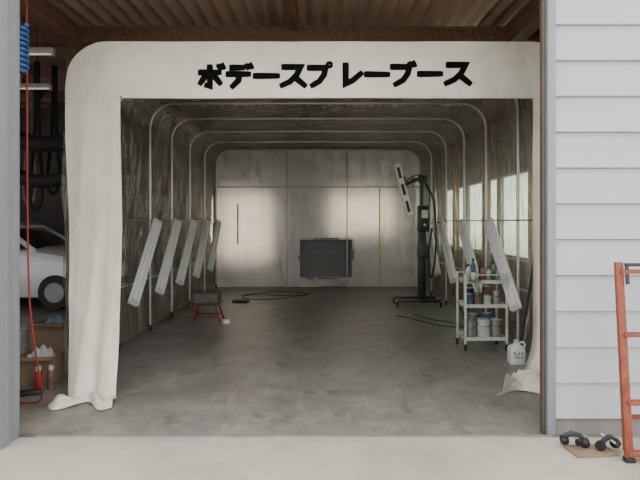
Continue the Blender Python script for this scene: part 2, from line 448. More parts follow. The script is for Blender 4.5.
# back curtain with a framed opening low in the middle
HX0, HX1, HZ0, HZ1 = -.41, .77, .24, 1.09
xs = lin(-W, HX0, 100)+lin(HX0, HX1, 60)[1:]+lin(HX1, W, 80)[1:]
zs = lin(.02, HZ0, 6)+lin(HZ0, HZ1, 20)[1:]+lin(HZ1, HT-.02, 46)[1:]
def backpt(x, z):
    if abs(x) > W-R and z > HT-R:
        dx = (abs(x)-(W-R)); zc = HT-R+math.sqrt(max(0, R*R-dx*dx)); z = min(z, zc)
    d = .034*math.sin(x*6+1.6*math.sin(z*2.2))*(.4+.6*(1-z/HT))+.024*math.sin(z*6+x*4)+.016*math.sin(z*15+3*math.sin(x*2.4))
    d += .045*(abs(math.sin(x*4.2+.25*math.sin(z*3)))**.5-.7)+.034*(abs(math.sin(x*9.1+z*1.1+.6*math.sin(z*2)))**.7-.6)
    return (x, Y1+.10+d*.8, z)
MB().grid(xs, zs, backpt, hole=lambda u, v: HX0 < u < HX1 and HZ0 < v < HZ1).build('back_curtain', M['backtarp'], booth, recalc=False)
for xx in (-.70, .655):
    MB().cyl((xx, Y1-.06, .02), (xx, Y1-.06, HT-.06), .014, 10).build('back_post', M['steel'], booth)
MB().cyl((-W+.06, Y1-.055, 2.29), (W-.06, Y1-.055, 2.29), .014, 10).build('back_rail', M['steel'], booth)
mb = MB()
bx0, bx1, bz0, bz1 = HX0-.03, HX1+.03, HZ0-.03, HZ1+.03
for c, s in ((((bx0+bx1)/2, 12.44, bz0), (bx1-bx0, .36, .03)), (((bx0+bx1)/2, 12.44, bz1), (bx1-bx0, .36, .03)),
             ((bx0, 12.44, (bz0+bz1)/2), (.03, .36, bz1-bz0)), ((bx1, 12.44, (bz0+bz1)/2), (.03, .36, bz1-bz0))): mb.box(c, s)
ex = mb.build('exhaust_box', M['block'], booth)
MB().box(((bx0+bx1)/2, 12.46, (bz0+bz1)/2), (bx1-bx0, .05, bz1-bz0)).build('block_panel', M['block'], ex)
MB().box((1.39, 12.08, 1.16), (.026, .012, 2.2), .003).build('yellow_strip', M['yellow'], booth)
# front valance: painted band, two hanging legs
VB = 2.645
def topz(x):
    a = abs(x)-(W-R)
    return HT if a <= 0 else HT-R+math.sqrt(max(0, R*R-a*a))
mb = MB()
xs = lin(-W, -1.83, 20)+lin(-1.83, 1.99, 110)[1:]+lin(1.99, W, 12)[1:]
def frontpt(x, v):
    z = VB+(topz(x)-VB)*v
    return (x, Y0-.008*math.sin(x*2.3+1)*(1-v)-.0035*math.sin(x*6.1+z*2)-.0015*math.sin(x*17+z*5), z)
mb.grid(xs, lin(0, 1, 14), frontpt)
def crease(u, v, ph):
    c = 0
    for k, (a, b, f) in enumerate(((7, 5, .9), (3, -11, .7), (11, 3, .6), (2, 17, .5))):
        c += f*(abs(math.sin(u*a+v*b+ph+k*1.3))**.8-.6)
    return c
def leg(xo, xi, xo2, xi2, fwd, spread, ph, pw, wv, lift=1):
    def fn(u, v):
        if v <= 1:
            z = VB*(1-v)+.012*v
            t = max(0, (1.7-z)/1.7)
            x = (xo+(xi-xo)*u)*(1-v**pw)+(xo2+(xi2-xo2)*u)*v**pw
            if v == 0: return frontpt(xo+(xi-xo)*u, 0)
            e = min(1, v*5)
            y = Y0-fwd*t**1.6+wv*(.4+2.6*t*t*t)*math.sin(u*11+ph+v*2)*e+(.007+.012*t)*crease(u, v, ph)*e
            return (x, y-.004*e, z)
        k = v-1
        x = (xo2+(xi2-xo2)*u)+k*.12*(u-.65)
        return (x, Y0-.004-fwd-k*spread*(.6+.4*math.sin(u*9+ph))+(3*wv*math.sin(u*11+ph+2)+.019*crease(u, 1, ph))*(1-k), .010+lift*(.045*math.sin(k*PI)*(.5+.5*math.sin(u*13+ph))+.04*abs(math.sin(u*21+k*8))*math.sin(k*PI)))
    return fn
mb.grid(lin(0, 1, 36), lin(0, 1, 90)+lin(1, 2, 18)[1:], leg(-W, -1.83, -2.11, -1.70, .47, .24, 0, 2, .010))
def rightleg(u, v):
    """narrow strip hanging straight, then fanning out over the floor in loose folds"""
    if v <= 1:
        z = VB*(1-v)+.012*v
        x = 2.34+(1.99-2.34)*u
        if v == 0: return frontpt(x, 0)
        e = min(1, v*5); t = max(0, (v-.74)/.26)
        x = x*(1-t**3)+(2.30-.54*u)*t**3
        return (x, Y0-.004*e+(.012+.035*t)*math.sin(u*12+2+v*2)*e+.008*crease(u, v, 2)*e-.09*t*t, z)
    k = v-1
    x = 2.30-.54*u-.22*k*u*(1+.25*math.sin(k*6+1))-.03*math.sin(k*7+u*4)*k
    hump = (.10*abs(math.sin(u*8+k*5))+.06*abs(math.sin(u*15-k*10))+.02*abs(math.sin(u*29+k*17)))
    return (x, Y0-.094-.30*k*(.7+.3*math.sin(u*7))+(.047*math.sin(u*12+4)+.008*crease(u, 1, 2))*(1-k), .010+hump*math.sin(min(1, k*1.01)*PI)**.7)
mb.grid(lin(0, 1, 46), lin(0, 1, 70)+lin(1, 2, 34)[1:], rightleg)
bmesh.ops.remove_doubles(mb.bm, verts=mb.bm.verts, dist=.0005)
val = mb.build('front_curtain', M['tarp'], booth, recalc=False, angle=70)
MB().tube([frontpt(x, 0)[:1]+(Y0-.018, VB+.003) for x in lin(-1.83, 1.99, 20)], .003, 6).build('hem_cord', M['tarp'], val)
MB().grid(lin(-1.80, 1.99, 70), [0, 1], lambda x, k: (x, frontpt(x, .08*k)[1]-.003, VB+.045*k)).build('hem_band', M['tarp'], val, recalc=False)
# painted lettering: flat mitred brush strokes
DK = [[(.80, 1.02), (.88, .86)], [(.97, 1.06), (1.05, .90)]]
GL = {
 'bo': [[(.04, .70), (.86, .70)], [(.45, .98), (.45, .06), (.30, .10)], [(.24, .50), (.05, .20)], [(.66, .50), (.88, .20)]]+DK,
 'de': [[(.18, .90), (.68, .90)], [(.03, .60), (.92, .60)], [(.52, .60), (.48, .30), (.22, .02)]]+DK,
 'bar': [[(.00, .50), (1.0, .50)]],
 'su': [[(.10, .90), (.78, .90), (.62, .52), (.36, .22), (.03, .04)], [(.56, .42), (.95, .04)]],
 'pu': [[(.04, .84), (.76, .84), (.70, .52), (.50, .22), (.18, .02)], [(.93+.10*math.cos(a), .98+.10*math.sin(a)) for a in lin(0, 2*PI, 13)]],
 're': [[(.18, .97), (.18, .08), (.52, .22), (.95, .56)]],
 'bu': [[(.04, .84), (.80, .84), (.72, .52), (.52, .22), (.18, .02)]]+DK,
}
S = Y0/536
line = [('bo', 199, 24), ('de', 227, 24), ('bar', 255, 23), ('su', 281, 25), ('pu', 308, 23), ('re', 342, 20), ('bar', 366, 22), ('bu', 391, 23), ('bar', 419, 22), ('su', 445, 26)]
for n, (g, px, w) in enumerate(line):
    mb = MB(); yb = 87.5-n*.35; hgt = 21.5
    for st in GL[g]:
        ring_ = len(st) > 10
        pr = .015 if ring_ else (.022 if st in DK else .0285)
        ctl = [V(((px+a*w-318)*S, 0, 1.5+(222-(yb-b*hgt))*S)) for a, b in st]
        if not ring_:
            d0 = (ctl[0]-ctl[1]).normalized(); d1 = (ctl[-1]-ctl[-2]).normalized()
            ctl[0] = ctl[0]+d0*pr*.7; ctl[-1] = ctl[-1]+d1*pr*.7
        pts = []
        for i in range(len(ctl)-1):
            m = max(1, int((ctl[i+1]-ctl[i]).length/.03))
            for j in range(m): pts.append(ctl[i]+(ctl[i+1]-ctl[i])*j/m)
        pts.append(ctl[-1])
        L_, R_ = [], []
        for i, p in enumerate(pts):
            da = (p-pts[i-1]).normalized() if i else (pts[1]-p).normalized()
            db = (pts[i+1]-p).normalized() if i < len(pts)-1 else da
            t_ = (da+db); t_ = t_.normalized() if t_.length > 1e-4 else da
            nn = V((-t_.z, 0, t_.x)); kk = 1/max(.55, nn.dot(V((-da.z, 0, da.x))))
            f = i/(len(pts)-1); ww = pr*(1.08-.16*f) if not ring_ else pr
            if i in (0, len(pts)-1) and not ring_: ww *= .85
            L_.append(p+nn*ww*kk); R_.append(p-nn*ww*kk)
        def pt(q): return mb.bm.verts.new((q.x, frontpt(q.x, (q.z-VB)/(topz(q.x)-VB))[1]-.005, q.z))
        lv = [pt(q) for q in L_]; rv = [pt(q) for q in R_]
        for i in range(len(pts)-1): mb.bm.faces.new((lv[i], rv[i], rv[i+1], lv[i+1]))
    mb.build('painted_character', M['ink'], val, recalc=False)

# ------------------------------------------------------------------ tilted lamps along both sides
def lamp(side, ytop, label):
    xx = 2.20 if side < 0 else 2.225
    top = V((side*xx, ytop, 1.52)); bot = V((side*xx, ytop-1.0, .52))
    L = (bot-top).normalized(); m = V((0, -L.z, L.y));
    if m.z < 0: m = -m
    n = (V((-side, 0, 0))*.72+m*.69).normalized(); w = n.cross(L).normalized()
    t = thing('fluorescent_lamp', label, 'lamp', top, 'tilted lamps along the %s side of the booth' % ('left' if side < 0 else 'right'))
    mb = MB(); Rm = Matrix((w, L, n)).transposed().to_4x4(); c = (top+bot)/2; Ln = (bot-top).length
    mb.box(c-n*.008, (.125, Ln, .040), .006, Rm)
    mb.build('housing', M['lampgrey'], t)
    MB().box(c+n*.016, (.138, Ln-.02, .006), .002, Rm).build('reflector', M['lampface'], t)
    for k in (-1, 1):
        MB().cyl(top+L*.06+n*.026+w*k*.030, bot-L*.06+n*.026+w*k*.030, .012, 10).build('light_tube', M['tubeglass'], t)
    for e, q in ((0, top+L*.03), (1, bot-L*.03)):
        MB().box(q+n*.026, (.10, .03, .03), .004, Rm).build('end_cap', M['lampgrey'], t)
    MB().bar(top+V((side*.02, .02, -.05)), top+V((side*.08, -.02, .0)), .03, .012).build('bracket', M['steel'], t)
    return t, top
ORD = ['nearest the front, beside the white leg', 'second from the front', 'third from the front', 'fourth from the front', 'farthest back']
l0, tp = lamp(-1, 7.36, 'pale tilted fluorescent lamp on the left hoops, '+ORD[0])
for i, yt in enumerate((8.42, 9.5, 10.65, 11.9)):
    copy_tree(l0, (0, yt-7.36, 0), 'pale tilted fluorescent lamp on the left hoops, '+ORD[i+1])
r0, tp = lamp(1, 7.0, 'pale tilted fluorescent lamp on the right hoops, nearest the front, behind the trolley')
for i, yt in enumerate((8.36, 9.75, 10.95)):
    copy_tree(r0, (0, yt-7.0, 0), 'pale tilted fluorescent lamp on the right hoops, '+['second from the front', 'third from the front, beside the black stand', 'farthest back'][i])
tag(MB().tube([(2.20, 5.88, .012), (2.312, 5.52, 1.66)], .013, 10).build('leaning_pole', M['darksteel']), 'thin dark pole leaning against the right curtain behind the white jug', 'pole')

# ------------------------------------------------------------------ curing lamp on its black stand
sx, sy = 1.86, 9.6
st = thing('curing_lamp_stand', 'black wheeled stand with an angled white curing lamp head', 'lamp stand', (sx, sy, 0))
mb = MB().bar((sx-.46, sy-.18, .11), (sx+.30, sy-.18, .11), .05, .05, bev=.005).bar((sx-.46, sy+.25, .11), (sx+.30, sy+.25, .11), .05, .05, bev=.005).bar((sx, sy-.2, .11), (sx, sy+.27, .11), .09, .06, bev=.005)
mb.build('base', M['black'], st)
for dx in (-.46, .30):
    for dy in (-.18, .25):
        MB().lathe((sx+dx-.015, sy+dy, .045), [(0, 0), (.04, 0), (.045, .008), (.045, .022), (.04, .03), (0, .03)], 14, 'X').box((sx+dx, sy+dy, .085), (.045, .045, .02)).build('caster', M['rubber'], st)
MB().box((sx, sy, .80), (.13, .11, 1.4), .012).build('column', M['black'], st)
MB().cyl((sx, sy, 1.3), (sx, sy, 2.25), .032, 12).build('pole', M['darksteel'], st)
cb = MB().box((sx+.02, sy-.03, 1.56), (.20, .16, .46), .015).build('control_box', M['black'], st)
MB().box((sx+.03, sy-.115, 1.64), (.11, .012, .14), .003).build('label_plate', M['offwhite'], cb)
MB().cyl((sx+.03, sy-.11, 1.45), (sx+.03, sy-.135, 1.45), .022, 12).build('dial', M['offwhite'], cb)
MB().box((sx, sy-.05, 1.0), (.17, .14, .28), .012).build('balance_weight', M['darksteel'], st)
MB().bar((sx+.10, sy, 2.30), (sx-.16, sy-.04, 2.24), .045, .06, bev=.006).build('arm', M['black'], st)
MB().bar((sx-.15, sy-.04, 2.24), (sx-.36, sy-.06, 2.13), .04, .05, bev=.006).build('arm', M['black'], st)
MB().lathe((sx-.155, sy-.075, 2.24), [(0, 0), (.042, 0), (.042, .07), (0, .07)], 14, 'Y').build('elbow', M['darksteel'], st)
MB().box((sx, sy, 2.27), (.12, .10, .14), .015).build('arm_joint', M['black'], st)
a = V((sx-.47, sy-.12, 2.52)); b = V((sx-.24, sy-.12, 1.62))
hd = MB().bar(a, b, .11, .11, up=(1, 0, .2), bev=.012).build('lamp_head', M['white'], st)
for k in (.17, .5, .83):
    q = a+(b-a)*k; d = (b-a).normalized()
    MB().bar(q-d*.10, q+d*.10, .05, .02, up=(0, -1, 0), bev=.003).build('heater_panel', M['darksteel'], hd) .location = V((0, -.055, 0))
MB().tube([(a+(b-a)*.3)+V((.06, 0, .05)), (sx-.31, sy-.06, 2.25), (sx-.33, sy-.06, 2.15)], .016, 8).build('head_bracket', M['darksteel'], st)
MB().tube(smoothpts([(sx+.05, sy, 2.2), (sx+.18, sy-.05, 1.95), (sx+.24, sy-.06, 1.4), (sx+.22, sy-.06, .8), (sx+.14, sy-.05, .5), (sx+.11, sy-.05, .9), (sx+.17, sy-.06, 1.4)]), .016, 8).build('cable', M['rubber'], st)
MB().tube(smoothpts([(sx-.33, sy-.05, 2.17), (sx-.22, sy-.06, 2.28), (sx-.05, sy-.05, 2.34), (sx+.08, sy-.03, 2.24), (sx+.13, sy-.03, 1.9), (sx+.10, sy-.03, 1.76)]), .010, 8).build('cable', M['rubber'], st)

# ------------------------------------------------------------------ trolley and what is on it
DX = .03
tx0, tx1, ty0, ty1 = 1.68+DX, 2.16+DX, 6.22, 6.58
tr = thing('trolley', 'grubby white metal shelf trolley crowded with cans beside the right curtain', 'trolley', ((tx0+tx1)/2, (ty0+ty1)/2, 0))
SH = (.14, .52, .80)
for x in (tx0, tx1):
    for y in (ty0, ty1):
        MB().box((x, y, .49), (.026, .026, .82), .003).build('post', M['offwhite'], tr)
        MB().lathe((x-.011, y, .036), [(0, 0), (.032, 0), (.036, .006), (.036, .016), (.032, .022), (0, .022)], 12, 'X').box((x, y, .075), (.03, .03, .012)).build('caster', M['rubber'], tr)
for z in SH:
    mb = MB().box(((tx0+tx1)/2, (ty0+ty1)/2, z-.005), (tx1-tx0-.02, ty1-ty0-.02, .01))
    for y in (ty0, ty1): mb.box(((tx0+tx1)/2, y, z+.004), (tx1-tx0-.026, .012, .04))
    for x in (tx0, tx1): mb.box((x, (ty0+ty1)/2, z+.004), (.012, ty1-ty0-.026, .04))
    mb.build('shelf', M['offwhite'], tr)
for y in (ty0, ty1):
    MB().cyl((tx0, y, .885), (tx1, y, .885), .008, 8).build('rail', M['offwhite'], tr)
def can(x, y, z, r, h, m, label, group):
    z += .001; x += DX
    t = thing('paint_can', label, 'can', (x, y, z), group)
    MB().lathe((x, y, z), [(r*.97, 0), (r, .006), (r, h-.006), (r*1.03, h), (r*.92, h), (r*.9, h-.008), (0, h-.008)], 18).build('body', m, t)
    MB().lathe((x, y, z+h), [(r*.88, -.008), (r*.88, .004), (r*.7, .004), (r*.68, 0), (0, 0)], 18).build('lid', M['tin'], t)
    MB().tube([(x+r*1.05*math.cos(a), y-r*1.05*abs(math.sin(a)), z+h*.8-.5*r*math.sin(a)) for a in lin(0, PI, 9)], .003, 5).build('wire_handle', M['darksteel'], t)
g1 = 'cans on the bottom shelf of the trolley'
can(1.765, 6.32, SH[0], .070, .19, M['tin'], 'bare tin can at the left end of the trolley bottom shelf', g1)
can(1.920, 6.31, SH[0], .075, .22, M['offwhite'], 'white can in the front middle of the trolley bottom shelf', g1)
can(2.070, 6.33, SH[0], .068, .21, M['tin'], 'bare tin can at the right end of the trolley bottom shelf', g1)
can(1.84, 6.48, SH[0], .065, .25, M['cangreen'], 'tall green can at the back of the trolley bottom shelf', g1)
can(2.01, 6.49, SH[0], .06, .26, M['canblue'], 'tall blue can at the back of the trolley bottom shelf', g1)
g2 = 'cans on the middle shelf of the trolley'
can(1.75, 6.33, SH[1], .05, .13, M['canblue'], 'small blue can on the trolley middle shelf', g2)
can(1.86, 6.36, SH[1], .045, .15, M['canbrown'], 'rusty brown can on the trolley middle shelf', g2)
can(1.97, 6.33, SH[1], .045, .11, M['offwhite'], 'small white can in the middle of the trolley middle shelf', g2)
can(2.08, 6.35, SH[1], .05, .16, M['tin'], 'small bare tin on the trolley middle shelf', g2)
can(1.80, 6.49, SH[1], .055, .18, M['darksteel'], 'dark can at the back left of the trolley middle shelf', g2)
can(2.02, 6.49, SH[1], .06, .20, M['canbrown'], 'large brown can at the back of the trolley middle shelf', g2)
def bottle(x, y, z, r, h, m, label):
    z += .001; x += DX
    t = thing('bottle', label, 'bottle', (x, y, z), 'bottles on the top of the trolley')
    MB().lathe((x, y, z), [(r*.9, 0), (r, .006), (r, h*.62), (r*.9, h*.70), (r*.35, h*.82), (r*.35, h*.88)], 14).build('body', m, t)
    MB().lathe((x, y, z+h*.88), [(r*.45, 0), (r*.45, h*.12), (0, h*.12)], 12).build('cap', M['black'], t)
bottle(1.75, 6.35, SH[2], .035, .20, M['offwhite'], 'white bottle at the left end of the trolley top shelf')
bottle(1.84, 6.46, SH[2], .032, .26, M['canblue'], 'tall blue bottle on the trolley top shelf')
bottle(1.91, 6.33, SH[2], .030, .19, M['canbrown'], 'brown bottle at the front of the trolley top shelf')
bottle(1.99, 6.36, SH[2], .036, .17, M['tin'], 'short silver bottle on the trolley top shelf')
bottle(1.95, 6.49, SH[2], .034, .23, M['darksteel'], 'dark bottle at the back of the trolley top shelf')
bottle(2.08, 6.47, SH[2], .034, .22, M['cangreen'], 'green bottle at the right end of the trolley top shelf')
q = V((1.80, 6.165, .70))
sg = thing('spray_gun', 'silver spray gun with cup hooked on the trolley front rail', 'spray gun', q)
MB().cyl(q+V((-.07, 0, .12)), q+V((.06, 0, .12)), .016, 12).bar(q+V((.03, 0, .12)), q+V((.06, 0, 0)), .02, .03, up=(0, 1, 0), bev=.004).build('gun_body', M['steel'], sg)
MB().lathe(q+V((-.01, 0, .135)), [(.012, 0), (.03, .02), (.038, .08), (.036, .085), (0, .085)], 14).build('cup', M['offwhite'], sg)
MB().tube([q+V((.03, 0, .10)), q+V((.012, 0, .08)), q+V((.02, 0, .05))], .004, 6).build('trigger', M['darksteel'], sg)
MB().tube([q+V((-.045, 0, .13)), q+V((-.045, .02, .195)), q+V((-.045, .06, .20)), q+V((-.045, .065, .17))], .004, 6).build('hook', M['darksteel'], sg)
# white jug with scrawled marks
jx, jy, js = 2.11, 5.70, .88
jg = thing('jug', 'white plastic jug with black handwriting on the floor before the trolley', 'jug', (jx, jy, 0))
mb = MB().loft([[(jx+js*a*sx_, jy+js*b*sx_*.8, js*z) for a, b in ((-.09, -.07), (-.07, -.09), (.07, -.09), (.09, -.07), (.09, .07), (.07, .09), (-.07, .09), (-.09, .07))] for sx_, z in ((.96, .0), (1, .01), (1, .17), (.9, .20), (.35, .235), (.30, .25))])
jb = mb.build('body', M['white'], jg)
MB().lathe((jx, jy, js*.25), [(.028, 0), (.028, .028), (.024, .03), (0, .03)], 14).build('cap', M['offwhite'], jg)
MB().tube(smoothpts([(jx+.018, jy, js*.235), (jx+.062, jy, js*.255), (jx+.09, jy, js*.22), (jx+.076, jy, js*.17)]), .010, 8).build('handle', M['white'], jg)
mb = MB(); fy = jy-js*.0725
SC = [[(-.058, .125), (-.040, .129), (-.052, .100)], [(-.050, .116), (-.036, .104)], [(-.026, .128), (-.024, .102), (-.010, .112)], [(-.002, .122), (.018, .126)], [(.010, .130), (.007, .110), (-.002, .101)],
      [(.028, .120), (.048, .123)], [(.040, .121), (.034, .101)], [(-.044, .080), (-.022, .083), (-.034, .060)], [(-.012, .085), (-.016, .062)], [(-.004, .082), (.012, .080), (.002, .058)], [(.022, .074), (.044, .077)]]
for s_ in SC:
    mb.tube(smoothpts([(jx+x, fy, z) for x, z in s_], 4), .0028, 5)
mb.build('handwriting', M['ink'], jg)

# ------------------------------------------------------------------ left floor: red-legged work stool
qx, qy = -1.66, 8.05
ws = thing('work_stool', 'low red-legged work stand with a worn wooden block top inside the booth', 'stool', (qx, qy, 0))
MB().box((qx, qy, .37), (.36, .30, .14), .01).build('wooden_top', M['woodtop'], ws)
MB().box((qx, qy, .29), (.40, .34, .025), .004).build('tray', M['darksteel'], ws)
for a in (-1, 1):
    for b in (-1, 1):
        MB().tube([(qx+a*.14, qy+b*.11, .285), (qx+a*.22, qy+b*.16, .012)], .016, 8).build('leg', M['dullred'], ws)
for b in (-1, 1):
    MB().cyl((qx-.19, qy+b*.143, .10), (qx+.19, qy+b*.143, .10), .011, 8).build('stretcher', M['dullred'], ws)
t = thing('masking_tape_roll', 'small white tape roll on the floor right of the red-legged stand', 'tape', (-1.36, 7.95, 0))
MB().lathe((-1.36, 7.95, 0), [(.03, 0), (.055, 0), (.055, .05), (.03, .05), (.03, 0)], 18).build('roll', M['white'], t)
tag(MB().tube(smoothpts([(-1.55, 10.9, .008), (-1.2, 11.35, .008), (-.7, 11.5, .008), (-.2, 11.1, .008), (-.6, 10.6, .008), (-1.1, 10.3, .008), (-1.5, 10.6, .008), (-1.3, 11.0, .008), (-.4, 10.9, .008), (-.1, 11.5, .008)], 8), .007, 6).build('air_hose', M['hose']), 'thin dark air hose looped on the floor near the back curtain', 'hose')
tag(MB().tube(smoothpts([(1.55, 8.7, .008), (1.75, 8.2, .008), (2.0, 7.95, .008), (2.05, 7.6, .008), (1.75, 7.75, .008), (1.4, 8.35, .008), (1.25, 8.55, .008)], 8), .007, 6).build('air_hose', M['hose']), 'thin dark air hose curled on the floor between trolley and curing lamp', 'hose')
tag(MB().box((-1.45, 10.05, .018), (.30, .22, .03), .006).build('rubber_pad', M['rubber']), 'flat black pad on the floor behind the red-legged stand', 'pad')
tag(MB().cyl((-1.80, 12.03, 1.0), (-1.80, 12.03, 1.9), .02, 10).build('hanging_rod', M['white']), 'thin white rod hanging upright against the left of the back curtain', 'rod')

# ------------------------------------------------------------------ left bay: hoses, boxes, car
hx = -2.265
bh = thing('coiled_hose', 'dark blue coiled air hose hanging behind the left door post', 'hose', (hx, 4.07, 2.75))
pts = [(hx+.052*math.cos(a), 4.07+.045*math.sin(a), 3.00-.36*a/(2*PI*9)) for a in lin(0, 2*PI*9, 9*14)]
MB().tube(pts, .016, 8).build('coil', M['blue'], bh)
MB().cyl((hx, 4.07, 2.98), (hx, 4.07, 3.95), .008, 6).build('hanger', M['darksteel'], bh)
MB().cyl((hx, 4.07, 2.66), (hx, 4.07, 2.52), .015, 8).build('coupling', M['chrome'], bh)
tag(MB().tube(smoothpts([(-2.285, 4.20, 3.95), (-2.28, 4.20, 2.4), (-2.275, 4.20, 1.5), (-2.26, 4.20, .9), (-2.22, 4.22, .45), (-2.24, 4.35, .12), (-2.32, 4.42, .014), (-2.5, 4.42, .014)], 8), .007, 8).build('red_air_hose', M['redhose']), 'thin red air hose hanging straight down just inside the left door post', 'hose')
def carton(c, s, label, fl, rz=0):
    x, y, z = c; w, d, h = s
    t = thing('cardboard_box', label, 'box', (x, y, z), 'cartons stacked left of the booth')
    mb = MB().box((x, y, z+.006), (w, d, .008))
    for sx_ in (-1, 1): mb.box((x+sx_*(w/2-.004), y, z+h/2), (.006, d, h))
    for sy_ in (-1, 1): mb.box((x, y+sy_*(d/2-.004), z+h/2), (w, .006, h))
    mb.build('carton', M['card'], t)
    for sy_ in (-1, 1):
        MB().bar((x, y+sy_*d/2, z+h), (x, y+sy_*(d/2+fl), z+h-fl*(.5+.3*sy_)), w, .005).build('flap', M['card'], t)
    t.rotation_euler.z = rz
carton((-2.62, 5.08, .0), (.36, .34, .26), 'open brown cardboard box on the floor left of the booth leg', .07, .10)
def wad(u, v):
    return (-2.62+.12*u, 5.08+.11*v, .20+.11*(1-u*u)*(1-v*v)**.5+.02*math.sin(u*9+v*6)+.015*math.sin(v*14-u*7))
tag(MB().grid(lin(-1, 1, 16), lin(-1, 1, 16), wad).build('paper_wad', M['paper'], angle=20), 'crumpled white paper filling the open cardboard box', 'paper')
carton((-2.80, 5.75, .0), (.40, .36, .44), 'taller cardboard box behind the open one beside the booth', .06, -.14)
rg = MB().grid(lin(-1, 1, 12), lin(-1, 1, 12), lambda u, v: (-2.80+.13*u, 5.75+.11*v, .42+.08*(1-u*u)*(1-v*v)+.02*math.sin(u*7+v*5)))
tag(rg.build('rag', M['rag']), 'dull blue rag heaped on the taller cardboard box', 'rag')
tag(MB().bar((-2.66, 4.60, .022), (-2.40, 4.68, .022), .08, .04, bev=.006).build('timber_offcut', M['darksteel']), 'dark offcut lying on the floor beneath the boxes', 'offcut')
def spraycan(x, y, m, label):
    t = thing('aerosol_can', label, 'can', (x, y, 0), 'aerosol cans on the floor left of the booth')
    MB().lathe((x, y, 0), [(.031, 0), (.033, .004), (.033, .15), (.024, .17), (.016, .175)], 16).build('body', m, t)
    MB().lathe((x, y, .172), [(.024, 0), (.024, .035), (.018, .04), (0, .04)], 14).build('cap', M['offwhite'], t)
spraycan(-2.50, 4.79, M['red'], 'red aerosol can on the floor before the cardboard box')
spraycan(-2.40, 4.82, M['canbrown'], 'brown aerosol can on the floor next to the white leg')
# small red toolbox farther in
tb = thing('toolbox', 'small red metal toolbox on the floor behind the cardboard boxes', 'toolbox', (-3.15, 6.9, 0))
MB().box((-3.15, 6.9, .10), (.44, .22, .19), .012).build('body', M['red'], tb)
MB().box((-3.15, 6.9, .215), (.45, .23, .04), .012).build('lid', M['red'], tb)
MB().tube([(-3.26, 6.9, .23), (-3.25, 6.9, .285), (-3.05, 6.9, .285), (-3.04, 6.9, .23)], .010, 8).build('handle', M['darksteel'], tb)
pl = thing('pail', 'pale plastic pail standing on the floor left of the taller cardboard box', 'pail', (-3.28, 6.1, 0))
MB().lathe((-3.28, 6.1, 0), [(.12, 0), (.125, .01), (.155, .30), (.165, .31), (.165, .325), (.148, .325), (.142, .30), (.115, .02), (0, .02)], 22).build('body', M['offwhite'], pl)
MB().tube([(-3.28+.165*math.cos(a), 6.1-.06*math.sin(a), .30-.10*math.sin(a)) for a in lin(0, PI, 11)], .004, 6).build('handle', M['darksteel'], pl)
# exhaust hoses
tag(MB().tube(smoothpts([(-4.6, 7.2, 3.97), (-4.5, 7.2, 3.2), (-4.15, 7.2, 2.7), (-3.7, 7.2, 2.55), (-3.15, 7.25, 2.7), (-2.72, 7.3, 3.45), (-2.66, 7.3, 3.97)], 10), .11, 12).build('exhaust_duct', M['rubber']), 'thick black duct sagging from the roof left of the booth, upper of two', 'duct')
tag(MB().tube(smoothpts([(-5.3, 7.8, 3.99), (-5.2, 7.8, 3.0), (-4.5, 7.8, 2.25), (-3.9, 7.8, 2.1), (-3.4, 7.8, 2.35), (-3.15, 7.8, 3.0), (-3.13, 7.8, 3.99)], 10), .10, 12).build('exhaust_duct', M['rubber']), 'thick black duct sagging left of the booth, lower of two', 'duct')
HL = [(-4.70, 8.75, 1.78, 'innerwall', 'brown hose loop hanging over the car, leftmost of the loops'),
      (-4.50, 8.55, 1.68, 'rubber', 'black hose loop hanging lowest over the car'),
      (-4.32, 8.75, 1.95, 'rubber', 'black hose loop hanging over the car, close to the booth')]
for xx, y_, zb, mm, lb in HL:
    tag(MB().tube(smoothpts([(xx, y_, 4.05), (xx-.02, y_, 3.0), (xx-.10, y_, zb+.25), (xx, y_, zb), (xx+.10, y_, zb+.3), (xx+.05, y_, 3.0), (xx+.04, y_, 4.05)], 8), .028, 8).build('hanging_hose', M[mm]), lb, 'hose', 'hose loops hanging over the car')
def ceil_light(c, label):
    t = thing('ceiling_light', label, 'light', c, 'fluorescent lights under the left roof')
    x, y, z = c
    MB().box((x, y, z+.045), (1.2, .09, .04), .008).build('housing', M['offwhite'], t)
    MB().cyl((x-.57, y, z), (x+.57, y, z), .013, 10).build('light_tube', M['fixture'], t)
    for s_ in (-1, 1): MB().box((x+s_*.585, y, z), (.03, .035, .05)).build('end_cap', M['offwhite'], t)
    for s_ in (-1, 1): MB().cyl((x+s_*.4, y, z+.06), (x+s_*.4, y, 4.04), .006, 6).build('hanger', M['darksteel'], t)
ceil_light((-3.55, 6.0, 3.38), 'fluorescent ceiling light nearest the doorway, left of the booth')
ceil_light((-4.35, 7.55, 3.38), 'fluorescent ceiling light deeper in the left bay')
